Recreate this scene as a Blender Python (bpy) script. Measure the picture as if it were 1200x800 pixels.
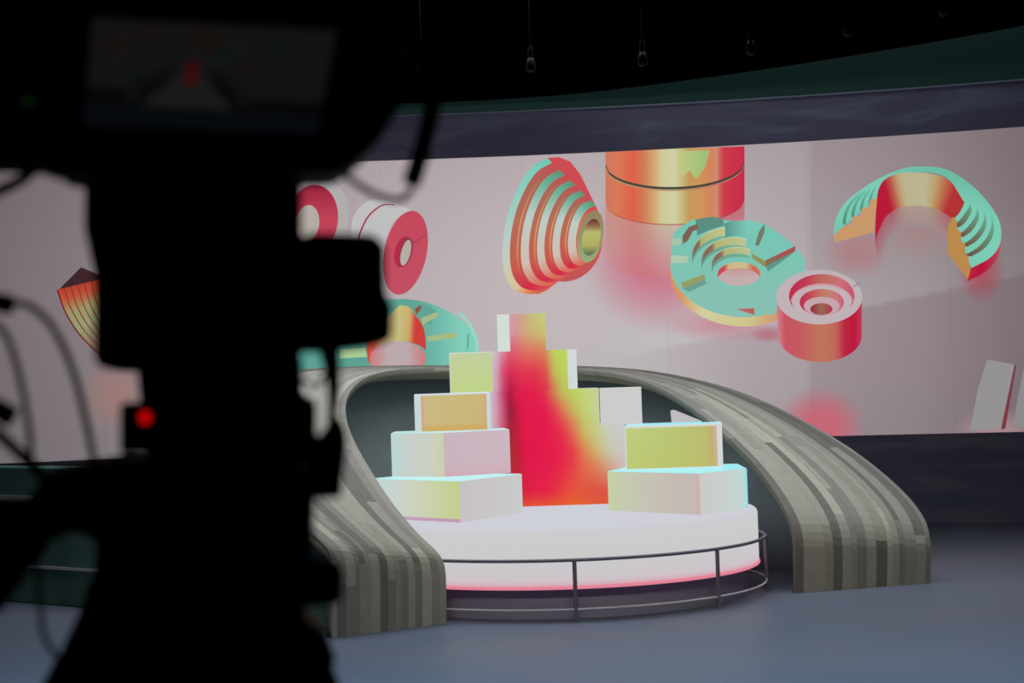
import bpy, bmesh, math, random
from mathutils import Vector, Matrix
random.seed(7)
PI = math.pi
for o in list(bpy.data.objects): bpy.data.objects.remove(o)
scene = bpy.context.scene
C = scene.collection

# ------------------------------------------------------------------ camera
F_PX = 2080.0                                   # focal length for a 1200 px wide frame
EYE = Vector((0, 0, 1.6))
ROT = Matrix.Rotation(PI/2 + math.atan(40/F_PX), 3, 'X') @ Matrix.Rotation(-0.033, 3, 'Z')
cam_d = bpy.data.cameras.new('camera')
cam = bpy.data.objects.new('camera', cam_d); C.objects.link(cam)
cam.matrix_world = Matrix.Translation(EYE) @ ROT.to_4x4()
cam_d.sensor_width = 36.0; cam_d.lens = 36.0*F_PX/1200
cam_d.clip_start = 0.05; cam_d.clip_end = 200
cam_d.dof.use_dof = True; cam_d.dof.focus_distance = 14.0; cam_d.dof.aperture_fstop = 3.0
scene.camera = cam

# ------------------------------------------------------------------ world, lamps, exposure
w = bpy.data.worlds.new('studio_dark'); scene.world = w; w.use_nodes = True
w.node_tree.nodes['Background'].inputs[0].default_value = (0.5, 0.6, 0.75, 1)
w.node_tree.nodes['Background'].inputs[1].default_value = 0.004
scene.view_settings.view_transform = 'Standard'
try: scene.view_settings.look = 'None'
except Exception: pass
scene.view_settings.gamma = 1.0
scene.view_settings.use_curve_mapping = False
scene.view_settings.exposure = 0.0
def area(name, loc, target, sx, sy, power, col, spread=120):
    l = bpy.data.lights.new(name, 'AREA'); l.shape = 'RECTANGLE'; l.size = sx; l.size_y = sy
    l.energy = power; l.color = col; l.spread = math.radians(spread)
    o = bpy.data.objects.new(name, l); C.objects.link(o); o.location = loc
    o.rotation_euler = (Vector(target)-Vector(loc)).to_track_quat('-Z', 'Y').to_euler()
    return o
area('studio_softlight', (0.2, 12.5, 4.36), (0.2, 12.7, 0.0), 8.0, 1.2, 118, (0.95, 0.98, 1.0), 100)
area('studio_floor_light', (0.5, 8.6, 4.36), (0.5, 8.5, 0.0), 10.0, 1.6, 125, (0.54, 0.82, 1.0), 80)
area('fill_upper_wall', (0.0, 16.4, 6.6), (0.0, 18.3, 4.0), 14.0, 0.3, 36, (0.8, 0.95, 1.0), 140)  # unseen fill lamp, added to brighten the dark wall above the fascia
area('fill_fascia', (0.0, 12.0, 4.34), (0.0, 18.3, 3.4), 9.0, 0.25, 19, (0.92, 0.92, 1.0), 70)  # added out of view to lift the dark fascia bands
area('fill_arch_feet', (0.8, 6.4, 4.36), (0.8, 12.3, 0.2), 6.0, 0.8, 37, (1.0, 0.9, 0.66), 60)  # warm fill added in front to give the arch feet an olive tone

# ------------------------------------------------------------------ helpers
def lin(c):
    out = []
    for v in c[:3]:
        v = v/255.0
        out.append(v/12.92 if v <= 0.04045 else ((v+0.055)/1.055)**2.4)
    return (out[0], out[1], out[2], c[3] if len(c) > 3 else 1.0)
def mix(a, b, t): return tuple(a[i]+(b[i]-a[i])*t for i in range(3))
def ramp(stops, t):
    if t <= stops[0][0]: return stops[0][1]
    for (t0, c0), (t1, c1) in zip(stops, stops[1:]):
        if t <= t1: return mix(c0, c1, (t-t0)/max(1e-6, t1-t0))
    return stops[-1][1]
def ray(px, py): return ROT @ Vector(((px-600)/F_PX, -(py-400)/F_PX, -1))
def at(px, py, Y):                              # a sight line met at depth Y
    d = ray(px, py); return EYE + d*(Y/d.y)
def at_floor(px, py, z=0.0):                    # a sight line met at height z
    d = ray(px, py); return EYE + d*((z-EYE.z)/d.z)
WC = Vector((-1.0, -0.3)); WR = 18.63           # the curved back wall: centre and radius
def on_wall(px, py, off=0.0):
    d = ray(px, py); o = Vector((EYE.x, EYE.y))-WC; d2 = Vector((d.x, d.y)); r = WR-off
    a = d2.dot(d2); b = 2*o.dot(d2); c = o.dot(o)-r*r
    return EYE + d*((-b+math.sqrt(b*b-4*a*c))/(2*a))
def wall_pt(a, z, r=WR): return Vector((WC.x+r*math.sin(a), WC.y+r*math.cos(a), z))
def wall_angle(px, py=350):
    p = on_wall(px, py); return math.atan2(p.x-WC.x, p.y-WC.y)

def link(name, me, mat, parent=None, smooth=False):
    o = bpy.data.objects.new(name, me); C.objects.link(o)
    if mat: me.materials.append(mat)
    if parent:
        o.parent = parent
        o.matrix_parent_inverse = Matrix.Translation(-Vector(parent.location))
    if smooth:
        for p in me.polygons: p.use_smooth = True
    return o
def from_bm(name, bm, mat, parent=None, smooth=False):
    me = bpy.data.meshes.new(name); bmesh.ops.recalc_face_normals(bm, faces=bm.faces[:]); bm.to_mesh(me); bm.free()
    return link(name, me, mat, parent, smooth)
def thing(name, label, cat, loc, group=None):
    o = bpy.data.objects.new(name, None); C.objects.link(o); o.location = loc
    o.empty_display_size = 0.1
    tag(o, label, cat, group); return o
def tag(o, label=None, cat=None, group=None, kind=None):
    if label: o['label'] = label
    if cat: o['category'] = cat
    if group: o['group'] = group
    if kind: o['kind'] = kind
    return o
def bevel(bm, w, seg=2):
    bmesh.ops.bevel(bm, geom=bm.edges[:]+bm.verts[:], offset=w, segments=seg, profile=0.5, affect='EDGES', clamp_overlap=True)
def prism_bm(pts, vec, bev=0.0, seg=2):
    bm = bmesh.new()
    a = [bm.verts.new(p) for p in pts]; b = [bm.verts.new(Vector(p)+Vector(vec)) for p in pts]
    n = len(a); bm.faces.new(a); bm.faces.new(b[::-1])
    for i in range(n): bm.faces.new((a[i], b[i], b[(i+1) % n], a[(i+1) % n]))
    bmesh.ops.recalc_face_normals(bm, faces=bm.faces[:])
    if bev: bevel(bm, bev, seg)
    return bm
def tube_bm(pts, r, n=10, bm=None, closed=False):
    bm = bm or bmesh.new(); rings = []
    m = len(pts)
    for i, p in enumerate(pts):
        p = Vector(p)
        if closed: t = Vector(pts[(i+1) % m])-Vector(pts[i-1])
        else: t = Vector(pts[min(i+1, m-1)])-Vector(pts[max(i-1, 0)])
        t.normalize()
        up = Vector((0, 0, 1)) if abs(t.z) < 0.92 else Vector((1, 0, 0))
        x = t.cross(up).normalized(); y = x.cross(t).normalized()
        rr = r[i] if isinstance(r, (list, tuple)) else r
        rings.append([bm.verts.new(p+x*rr*math.cos(2*PI*k/n)+y*rr*math.sin(2*PI*k/n)) for k in range(n)])
    for i in range(m if closed else m-1):
        A, B = rings[i], rings[(i+1) % m]
        for k in range(n): bm.faces.new((A[k], A[(k+1) % n], B[(k+1) % n], B[k]))
    if not closed:
        bm.faces.new(rings[0]); bm.faces.new(rings[-1][::-1])
    return bm
def lathe_bm(profile, c, n=96):
    bm = bmesh.new(); rings = []
    for (r, z) in profile:
        if r < 1e-5: rings.append([bm.verts.new((c[0], c[1], z))])
        else: rings.append([bm.verts.new((c[0]+r*math.cos(2*PI*k/n), c[1]+r*math.sin(2*PI*k/n), z)) for k in range(n)])
    for A, B in zip(rings, rings[1:]):
        for k in range(n):
            q = [A[k % len(A)], A[(k+1) % len(A)], B[(k+1) % len(B)], B[k % len(B)]]
            q = list(dict.fromkeys(q))
            if len(q) > 2: bm.faces.new(q)
    return bm
def catmull(pts, n):
    pts = [Vector(p) for p in pts]; out = []
    m = len(pts)-1
    for i in range(n+1):
        u = i/n*m; k = min(int(u), m-1); t = u-k
        p1, p2 = pts[k], pts[k+1]
        p0 = pts[k-1] if k > 0 else p1*2-p2
        p3 = pts[k+2] if k+2 <= m else p2*2-p1
        out.append(0.5*((2*p1)+(p2-p0)*t+(2*p0-5*p1+4*p2-p3)*t*t+(3*p1-p0-3*p2+p3)*t*t*t))
    return out

# ------------------------------------------------------------------ materials
def mat_new(name):
    m = bpy.data.materials.new(name); m.use_nodes = True
    return m, m.node_tree.nodes, m.node_tree.links, m.node_tree.nodes['Principled BSDF']
def mat_plain(name, col, rough=0.6, spec=0.3, noise=0.0, scale=8.0, metal=0.0, stretch=(1, 1, 1)):
    m, N, L, b = mat_new(name)
    c = lin(col)
    b.inputs['Roughness'].default_value = rough
    b.inputs['Specular IOR Level'].default_value = spec
    b.inputs['Metallic'].default_value = metal
    if noise:
        tc = N.new('ShaderNodeTexCoord'); mp = N.new('ShaderNodeMapping'); nz = N.new('ShaderNodeTexNoise'); cr = N.new('ShaderNodeValToRGB')
        mp.inputs['Scale'].default_value = stretch
        nz.inputs['Scale'].default_value = scale; nz.inputs['Detail'].default_value = 6
        L.new(tc.outputs['Object'], mp.inputs[0]); L.new(mp.outputs[0], nz.inputs['Vector']); L.new(nz.outputs['Fac'], cr.inputs[0])
        cr.color_ramp.elements[0].position = 0.3; cr.color_ramp.elements[1].position = 0.7
        cr.color_ramp.elements[0].color = tuple(max(0, v*(1-noise)) for v in c[:3])+(1,)
        cr.color_ramp.elements[1].color = tuple(min(1, v*(1+noise)) for v in c[:3])+(1,)
        L.new(cr.outputs[0], b.inputs['Base Color'])
    else: b.inputs['Base Color'].default_value = c
    return m
def mat_emit(name, col, strength=1.0):
    m, N, L, b = mat_new(name)
    b.inputs['Base Color'].default_value = (0.02, 0.02, 0.02, 1)
    b.inputs['Emission Color'].default_value = lin(col); b.inputs['Emission Strength'].default_value = strength
    return m
def mat_led(name, alpha=False, strength=1.0):      # the picture on an LED surface, colours held on the mesh
    m, N, L, b = mat_new(name)
    at_ = N.new('ShaderNodeAttribute'); at_.attribute_name = 'Picture'
    em = N.new('ShaderNodeEmission'); em.inputs[1].default_value = strength
    L.new(at_.outputs['Color'], em.inputs[0])
    out = N['Material Output']; N.remove(b)
    if alpha:
        tr = N.new('ShaderNodeBsdfTransparent'); mx = N.new('ShaderNodeMixShader')
        L.new(at_.outputs['Alpha'], mx.inputs[0]); L.new(tr.outputs[0], mx.inputs[1]); L.new(em.outputs[0], mx.inputs[2])
        L.new(mx.outputs[0], out.inputs[0])
    else: L.new(em.outputs[0], out.inputs[0])
    return m
M_LED = mat_led('led_picture'); M_LEDA = mat_led('led_picture_overlay', True)
def paint(me, cols):                               # cols: one sRGB colour per vertex
    a = me.color_attributes.new('Picture', 'FLOAT_COLOR', 'POINT')
    flat = []
    for c in cols: flat.extend(lin(c))
    a.data.foreach_set('color', flat)

def mat_floor():
    m, N, L, b = mat_new('studio_floor')
    tc = N.new('ShaderNodeTexCoord'); n1 = N.new('ShaderNodeTexNoise'); n2 = N.new('ShaderNodeTexNoise'); cr = N.new('ShaderNodeValToRGB'); mx = N.new('ShaderNodeMixRGB')
    n1.inputs['Scale'].default_value = 0.9; n1.inputs['Detail'].default_value = 4
    n2.inputs['Scale'].default_value = 60; n2.inputs['Detail'].default_value = 3
    L.new(tc.outputs['Object'], n1.inputs['Vector']); L.new(tc.outputs['Object'], n2.inputs['Vector'])
    L.new(n1.outputs['Fac'], cr.inputs[0])
    cr.color_ramp.elements[0].position = 0.35; cr.color_ramp.elements[0].color = lin((86, 99, 118))
    cr.color_ramp.elements[1].position = 0.65; cr.color_ramp.elements[1].color = lin((98, 102, 120))
    mx.blend_type = 'MULTIPLY'; mx.inputs[0].default_value = 0.35
    L.new(cr.outputs[0], mx.inputs[1]); L.new(n2.outputs['Fac'], mx.inputs[2]); L.new(mx.outputs[0], b.inputs['Base Color'])
    b.inputs['Roughness'].default_value = 0.45; b.inputs['Specular IOR Level'].default_value = 0.25
    return m
def mat_marble(name, c0, c1, c2):
    m, N, L, b = mat_new(name)
    tc = N.new('ShaderNodeTexCoord'); mp = N.new('ShaderNodeMapping'); nz = N.new('ShaderNodeTexNoise'); cr = N.new('ShaderNodeValToRGB')
    mp.inputs['Scale'].default_value = (0.35, 0.35, 2.2)
    nz.inputs['Scale'].default_value = 1.6; nz.inputs['Detail'].default_value = 7; nz.inputs['Distortion'].default_value = 1.2
    L.new(tc.outputs['Object'], mp.inputs[0]); L.new(mp.outputs[0], nz.inputs['Vector']); L.new(nz.outputs['Fac'], cr.inputs[0])
    e = cr.color_ramp.elements
    e[0].position = 0.34; e[0].color = lin(c0); e[1].position = 0.54; e[1].color = lin(c1)
    x = e.new(0.66); x.color = lin(c2); y = e.new(0.74); y.color = lin(c1)
    L.new(cr.outputs[0], b.inputs['Base Color'])
    b.inputs['Roughness'].default_value = 0.7; b.inputs['Specular IOR Level'].default_value = 0.15
    return m
M_BLACK = mat_plain('black_paint', (3, 3, 3), 1.0, 0.0)
M_CAM = mat_plain('black_camera_plastic', (10, 10, 10), 0.6, 0.15)
M_RUB = mat_plain('black_rubber', (9, 8, 8), 0.8, 0.1)
M_RAIL = mat_plain('dark_steel', (104, 98, 118), 0.5, 0.4)
M_BASE = mat_plain('grey_stage_base', (128, 130, 158), 0.7, 0.2)
M_GREEN = mat_plain('dark_green_panel', (72, 104, 100), 0.7, 0.15, 0.25, 2.0)

# ------------------------------------------------------------------ setting
Z_SCR0, Z_SCR1, Z_FAS = 0.888, 3.865, 4.315
def arc_slab(name, a0, a1, z0, z1, mat, r_in=WR, depth=0.15, n=48, parent=None):
    bm = bmesh.new(); rows = []
    for i in range(n+1):
        a = a0+(a1-a0)*i/n
        rows.append([bm.verts.new(wall_pt(a, z, r)) for r, z in ((r_in, z0), (r_in, z1), (r_in+depth, z1), (r_in+depth, z0))])
    for A, B in zip(rows, rows[1:]):
        for k in range(4): bm.faces.new((A[k], A[(k+1) % 4], B[(k+1) % 4], B[k]))
    bm.faces.new(rows[0]); bm.faces.new(rows[-1][::-1])
    return from_bm(name, bm, mat, parent)
A0, A1 = -0.62, 0.62
fl = from_bm('floor', prism_bm([(-16, -4, 0), (16, -4, 0), (16, 20, 0), (-16, 20, 0)], (0, 0, -0.1)), mat_floor()); tag(fl, kind='structure')
M_UP = mat_plain('dark_green_wall', (52, 78, 74), 0.8, 0.1)
tag(arc_slab('wall_back', A0, A1, 0.0, 7.0, M_UP, WR+0.12, 0.2), kind='structure')
tag(arc_slab('trim_1', A0, A1, Z_SCR1, Z_FAS, mat_marble('slate_fascia', (104, 100, 126), (112, 106, 130), (126, 128, 150)), WR-0.03, 0.145), kind='structure')
tag(arc_slab('trim_2', A0, A1, Z_FAS, Z_FAS+0.012, mat_plain('pale_edge', (140, 150, 165), 0.5), WR-0.05, 0.165), kind='structure')
tag(arc_slab('trim_3', A0, A1, 0.0, Z_SCR0, mat_marble('navy_fascia', (100, 114, 146), (126, 118, 150), (140, 136, 160)), WR-0.02, 0.135), kind='structure')
# ceiling: black soffit whose far edge curves
edge_px = [(-900, 150), (-500, 140), (-100, 130), (250, 125), (480, 121), (650, 112), (820, 92), (1000, 65), (1200, 30), (1350, -5)]
ce = []
for p in catmull([at_floor(x, y, 4.42) for x, y in edge_px], 50): ce.append((p.x, p.y, 4.42))
last = ce[-1]
ring = ce+[(16, 10.0, 4.42), (16, -4, 4.42), (-16, -4, 4.42), (-16, ce[0][1], 4.42)]
tag(from_bm('ceiling', prism_bm(ring, (0, 0, 0.25)), M_BLACK), kind='structure')
tag(from_bm('wall_left', prism_bm([(-16, -4, 0), (-15.8, -4, 0), (-15.8, 20, 0), (-16, 20, 0)], (0, 0, 7)), M_BLACK), kind='structure')
tag(from_bm('wall_right', prism_bm([(15.8, -4, 0), (16, -4, 0), (16, 20, 0), (15.8, 20, 0)], (0, 0, 7)), M_BLACK), kind='structure')

# ------------------------------------------------------------------ LED screen and its picture
SCR = thing('led_screen', 'wide curved LED screen showing pastel pink and teal stepped ring shapes', 'screen', wall_pt(0, Z_SCR0))
def blob(x, y, cx, cy, rx, ry):
    d = ((x-cx)/rx)**2+((y-cy)/ry)**2
    return max(0.0, 1-d)**1.5 if d < 1 else 0.0
BG_X = [(-200, (100, 90, 96)), (0, (116, 105, 111)), (110, (130, 118, 122)), (300, (160, 148, 152)), (450, (178, 166, 170)), (620, (188, 175, 178)), (760, (186, 176, 179)),
        (945, (174, 162, 166)), (952, (163, 150, 154)), (1080, (150, 137, 141)), (1200, (128, 114, 119)), (1400, (110, 98, 102))]  # the screen's falloff towards both sides is put into these colours
def bg(x, y):
    c = ramp(BG_X, x)
    t = (y-170)/340.0
    c = mix(c, (c[0]*1.02, c[1]*1.05, c[2]*1.04), max(0, min(1, t)))
    c = tuple(v*(0.955+0.06*math.sin(max(0, min(1, t))*PI)) for v in c)
    yl = 418-(x-730)*0.205                              # the pale floor in the picture meets its backdrop
    if x > 700:
        s = max(0, min(1, (x-720)/160))*max(0, min(1, (y-yl)/8+0.5))
        c = mix(c, (c[0]*0.95, c[1]*0.93, c[2]*0.945), s)
        s2 = max(0, min(1, (yl-y)/90)); s2 = s2 if y < yl else 1; s2 = 1-(1-s2)*max(0, min(1, (x-700)/160)); c = mix((c[0]*1.03, c[1]*1.05, c[2]*1.05), c, s2)
    for (cx, cy, rx, ry, col, k) in [(962, 500, 56, 50, (196, 104, 118), 1.0), (770, 300, 92, 95, (205, 105, 128), 0.75), (135, 462, 46, 50, (170, 118, 112), 0.5),
                                     (1004, 296, 44, 34, (180, 112, 118), 0.5), (1076, 268, 56, 44, (180, 120, 120), 0.3), (1150, 318, 30, 40, (180, 60, 75), 0.55), (850, 380, 80, 22, (200, 130, 145), 0.6),
                                     (900, 392, 24, 10, (185, 100, 115), 0.6), (365, 430, 30, 40, (190, 100, 115), 0.5), (1170, 505, 60, 30, (196, 150, 158), 0.5)]:
        k2 = blob(x, y, cx, cy, rx, ry)*k
        if k2: c = mix(c, col, min(1, k2*1.2))
    return c
seams = [wall_angle(118+166*k) for k in range(-4, 12)]
me_cols = None
def px_of(p):
    l = ROT.transposed() @ (Vector(p)-EYE); return 600+F_PX*l.x/-l.z, 400-F_PX*l.y/-l.z
for a0, a1 in zip(seams, seams[1:]):
    inview = a1 > wall_angle(-60) and a0 < wall_angle(1260)
    nx, nz = (42, 84) if inview else (4, 8)
    g = 0.00006
    verts, faces, cols = [], [], []
    for j in range(nz+1):
        for i in range(nx+1):
            p = wall_pt(a0+g+(a1-a0-2*g)*i/nx, Z_SCR0+(Z_SCR1-Z_SCR0)*j/nz); verts.append(p)
            x, y = px_of(p); cols.append(bg(x, y))
    for j in range(nz):
        for i in range(nx):
            k = j*(nx+1)+i; faces.append((k, k+1, k+nx+2, k+nx+1))
    nfront = len(verts)
    # cabinet sides and back give the panel its thickness
    bk = [wall_pt(a, z, WR+0.09) for a, z in ((a0+g, Z_SCR0), (a1-g, Z_SCR0), (a1-g, Z_SCR1), (a0+g, Z_SCR1))]
    cr_ = [0, nx, nz*(nx+1)+nx, nz*(nx+1)]
    verts += bk; cols += [(8, 8, 8)]*4
    for q in range(4): faces.append((cr_[q], nfront+q, nfront+(q+1) % 4, cr_[(q+1) % 4]))
    faces.append((nfront, nfront+3, nfront+2, nfront+1))
    me = bpy.data.meshes.new('led_panel'); me.from_pydata(verts, [], faces); paint(me, cols)
    link('led_panel', me, M_LED, SCR)

class Pic:                                         # flat shapes of the screen picture, layered a millimetre apart on the panels
    def __init__(s, name, label, base=0): s.v, s.f, s.c, s.n, s.name, s.label = [], [], [], base, name, label
    def layer(s): s.n += 1
    def vert(s, x, y, col):
        s.v.append(on_wall(x, y, 0.003+0.0007*s.n)); s.c.append(col); return len(s.v)-1
    def poly(s, pts, col, step=9.0):               # cut small enough to follow the curved wall
        s.layer(); bm = bmesh.new()
        if (Vector(pts[0])-Vector(pts[-1])).length < 1e-4: pts = pts[:-1]
        f = bm.faces.new([bm.verts.new((x, y, 0)) for x, y in pts])
        bmesh.ops.triangulate(bm, faces=[f])
        for ax in (0, 1):
            lo, hi = min(q[ax] for q in pts), max(q[ax] for q in pts); k = lo+step
            while k < hi:
                co = (k, 0, 0) if ax == 0 else (0, k, 0); no = (1, 0, 0) if ax == 0 else (0, 1, 0)
                bmesh.ops.bisect_plane(bm, geom=bm.verts[:]+bm.edges[:]+bm.faces[:], plane_co=co, plane_no=no); k += step
        bm.verts.index_update(); b0 = len(s.v)
        for v in bm.verts: s.vert(v.co.x, v.co.y, col(v.co.x, v.co.y) if callable(col) else col)
        for f in bm.faces: s.f.append([b0+v.index for v in f.verts])
        bm.free()
    def strip(s, A, B, cols, mid=None):            # band between two polylines; cols(t, side) or stops along it
        s.layer(); n = len(A); b0 = len(s.v)
        m = max(1, int(max(abs(a[0]-b[0]) for a, b in zip(A, B))/9)+1)
        if callable(cols): m = max(m, 4)
        for i in range(n):
            t = i/(n-1)
            ca, cb = (cols(t, 0), cols(t, 1)) if callable(cols) else (ramp(cols, t),)*2
            for j in range(m+1):
                u = j/m; s.vert(A[i][0]+(B[i][0]-A[i][0])*u, A[i][1]+(B[i][1]-A[i][1])*u, mix(ca, cb, u))
        for i in range(n-1):
            for j in range(m): k = b0+i*(m+1)+j; s.f.append([k, k+1, k+m+2, k+m+1])
    def build(s):
        me = bpy.data.meshes.new(s.name); me.from_pydata(s.v, [], s.f); paint(me, s.c)
        return tag(link(s.name, me, M_LED, SCR), s.label)
def ell(cx, cy, rx, ry, a0=0, a1=360, n=48, tilt=0):
    out = []; ct, st = math.cos(math.radians(tilt)), math.sin(math.radians(tilt))
    for i in range(n+1):
        a = math.radians(a0+(a1-a0)*i/n); x, y = rx*math.cos(a), ry*math.sin(a)      # y runs down
        out.append((cx+x*ct-y*st, cy+x*st+y*ct))
    return out
def lerp_pts(A, B, t): return [(a[0]+(b[0]-a[0])*t, a[1]+(b[1]-a[1])*t) for a, b in zip(A, B)]
def curve2(pts, n): return [(p.x, p.y) for p in catmull([(x, y, 0) for x, y in pts], n)]
TEAL, TEAL2, TEALD = (124, 200, 184), (108, 192, 174), (92, 142, 128)

# stepped cone
p = Pic('stepped_cone_picture', 'red and mint stepped cone with a bore')
out = curve2([(641, 185), (622, 197), (606, 222), (594, 255), (589, 290), (591, 320), (601, 338), (616, 344), (632, 344)], 40)
hub = curve2([(699, 241), (690, 244), (683, 252), (678, 264), (675, 280), (676, 295), (680, 304), (685, 307), (690, 306)], 40)
p.poly(ell(660, 280, 46, 50, n=40), (196, 84, 84))
p.poly([(641, 185), (655, 184), (668, 189), (680, 204), (700, 245), (707, 262), (706, 285), (698, 303), (684, 310), (664, 322), (640, 341), (628, 345), (612, 300), (610, 250)], lambda x, y: (205, 76, 84) if y < 250 else (212, 108, 84))
rim = [(0, (110, 200, 180)), (.25, (140, 205, 190)), (.5, (190, 205, 200)), (.75, (214, 196, 150)), (.88, (222, 128, 84)), (1, (208, 92, 82))]
rise = [(0, (196, 78, 84)), (.2, (170, 104, 88)), (.4, (182, 108, 88)), (.6, (198, 92, 76)), (.8, (208, 44, 74)), (1, (212, 84, 78))]
tread = [(0, (96, 146, 120)), (.15, (104, 176, 150)), (.35, (188, 204, 196)), (.6, (206, 190, 180)), (.8, (214, 116, 96)), (1, (214, 100, 84))]
ts = [0, .1, .25, .36, .47, .57, .68, .78, .89, 1.0]
for i in range(len(ts)-1):
    cols = rim if i == 0 else (rise if i % 2 == 1 else tread)
    p.strip(lerp_pts(out, hub, ts[i]), lerp_pts(out, hub, ts[i+1]), cols)
for i in (1, 3, 5, 7):
    tm = ts[i]+.62*(ts[i+1]-ts[i]); A = lerp_pts(out, hub, tm)[6:28]; B = lerp_pts(out, hub, tm+.018)[6:28]
    p.strip(A, B, [(0, (176, 110, 92)), (.4, (212, 158, 104)), (.7, (214, 150, 96)), (1, (204, 84, 76))])
p.poly(ell(692, 277, 14.5, 31, tilt=11), lambda x, y: mix((150, 128, 96), (150, 170, 120), max(0, min(1, (y-250)/55))))
p.poly(ell(693, 278, 10.5, 22, tilt=11), lambda x, y: ramp([(258, (110, 58, 52)), (266, (150, 120, 80)), (272, (186, 186, 112)), (288, (176, 172, 96)), (297, (96, 124, 84))], y))
p.build()

# tall cylinder cut off by the screen's upper edge, with its reflection
p = Pic('copper_cylinder_picture', 'tall copper cylinder with a dark groove')
CYL = [(0, (206, 120, 96)), (.08, (216, 122, 88)), (.2, (222, 96, 74)), (.27, (208, 120, 88)), (.34, (212, 160, 108)), (.40, (206, 200, 150)), (.5, (206, 206, 166)), (.55, (200, 186, 124)), (.60, (196, 152, 92)), (.68, (204, 150, 90)), (.76, (214, 130, 92)), (.80, (206, 140, 110)), (.84, (204, 60, 76)), (1, (200, 44, 70))]
n = 40
topl = [(709.5+163*i/n, 177.0-5.6*i/n) for i in range(n+1)]
def arcb(y, d): return [(709.5+163*i/n, y+d*math.sqrt(max(0, 1-((i/n-.5)*2)**2))-4*i/n) for i in range(n+1)]
p.strip(arcb(238, 26), [(x, y+64) for x, y in arcb(238, 26)], lambda t, s: mix(ramp(CYL, t), (186, 166, 168), .55) if s == 0 else mix(bg(709.5+163*t, 312), ramp(CYL, t), .12))
p.strip(topl, arcb(238, 27), CYL)
p.poly([(794, 191), (800, 206), (808, 200), (816, 210), (826, 196), (832, 176), (794, 177)], lambda x, y: mix((196, 200, 130), (150, 190, 120), max(0, min(1, (x-794)/38))))
p.strip(arcb(192, 29), arcb(194.8, 29), [(0, (56, 72, 64)), (1, (70, 66, 60))])
p.strip(arcb(195, 29), arcb(196.6, 29), [(0, (190, 150, 100)), (1, (180, 110, 100))])
p.strip(arcb(237.4, 27), arcb(238.6, 27), [(0, (190, 90, 80)), (1, (176, 70, 80))])
p.build()

# teal stepped gear disc
p = Pic('stepped_disc_picture', 'teal stepped disc with a spiral of notches', 10)
body = ell(864, 315, 80, 57, n=60, tilt=8)
side = [(x, y+(13 if y > 300 else 0)) for x, y in body]
p.strip(ell(864, 316, 79, 55, -20, 205, 50, 8), [(x, y+11) for x, y in ell(864, 316, 79, 55, -20, 205, 50, 8)], [(0, (206, 120, 96)), (.25, (208, 130, 96)), (.42, (206, 196, 140)), (.6, (210, 206, 160)), (.72, (214, 150, 96)), (.85, (212, 146, 96)), (1, (206, 190, 150))])
p.poly(ell(864, 316, 79, 55, n=60, tilt=8), lambda x, y: mix((116, 198, 180), (134, 192, 178), max(0, min(1, (y-260)/90))))
p.poly([(787, 300), (786, 285), (790, 272), (800, 264), (812, 257), (832, 262), (850, 258), (880, 260), (896, 262), (898, 272), (915, 275), (933, 290), (944, 305), (942, 330), (914, 350), (908, 369), (880, 366), (830, 356), (806, 344), (793, 325)], lambda x, y: mix((116, 198, 180), (134, 192, 178), max(0, min(1, (y-260)/90))))
p.poly([(815, 257), (832, 254), (846, 255), (849, 264), (830, 270), (817, 276)], TEALD)
p.poly([(817, 262), (807, 266), (800, 276), (800, 286), (806, 282), (812, 271), (818, 268)], (128, 96, 84))
p.poly([(849, 262), (849, 279), (856, 277), (880, 274), (893, 262), (880, 258), (856, 259)], lambda x, y: mix((92, 150, 136), TEAL, max(0, min(1, (x-850)/25))))
for k, (cx, cy, rx, ry, a0, a1) in enumerate([(856, 300, 45, 33, 180, 262), (860, 306, 38, 27, 180, 292), (864, 310, 30, 20, 182, 300)]):
    A = ell(cx, cy, rx, ry, a0, a1, 24); B = [(x, y+9-k) for x, y in A]; Cc = [(x, y+4) for x, y in B]
    p.strip(A, B, [(0, (120, 146, 120)), (.25, (130, 104, 92)), (.42, (140, 106, 88)), (.5, (176, 178, 118)), (1, (190, 196, 146))])
    p.strip(B, Cc, [(0, (96, 150, 130)), (1, (112, 180, 160))])
    p.strip([(x, y-1.2) for x, y in A], A, [(0, (150, 190, 160)), (1, (206, 206, 160))])
p.poly([(881, 297), (897, 306), (897, 313), (882, 303)], (142, 146, 84))
p.poly([(897, 305), (932, 288), (932, 294), (897, 312)], lambda x, y: (136, 104, 84) if y > 300 else (170, 80, 84))
p.poly([(897, 312), (932, 294), (925, 300), (900, 318)], (92, 150, 134))
p.poly([(885, 287), (889, 272), (896, 262), (896, 272), (889, 288)], (118, 120, 100))
p.poly([(798, 331), (826, 321), (826, 327), (800, 338)], (148, 158, 100))
p.poly([(800, 338), (826, 327), (828, 332), (808, 342)], (108, 158, 144))
p.poly([(786, 299), (806, 300), (806, 308), (786, 308)], (176, 200, 176))
p.poly([(788, 279), (797, 279), (798, 287), (787, 288)], (168, 196, 166))
p.poly(ell(866, 321, 25, 14), lambda x, y: mix((196, 172, 174), (198, 120, 110), max(0, min(1, (321-y)/14))))
A = ell(866, 321, 25, 14, 185, 355, 30); B = [(x, min(y+7, 325)) for x, y in A]
p.strip(A, B, [(0, (204, 66, 84)), (.25, (206, 70, 80)), (.32, (204, 180, 130)), (.6, (206, 190, 140)), (.75, (206, 104, 84)), (1, (206, 120, 100))])
p.poly([(863, 362), (884, 361), (884, 369)], (186, 96, 88))
p.build()

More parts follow.
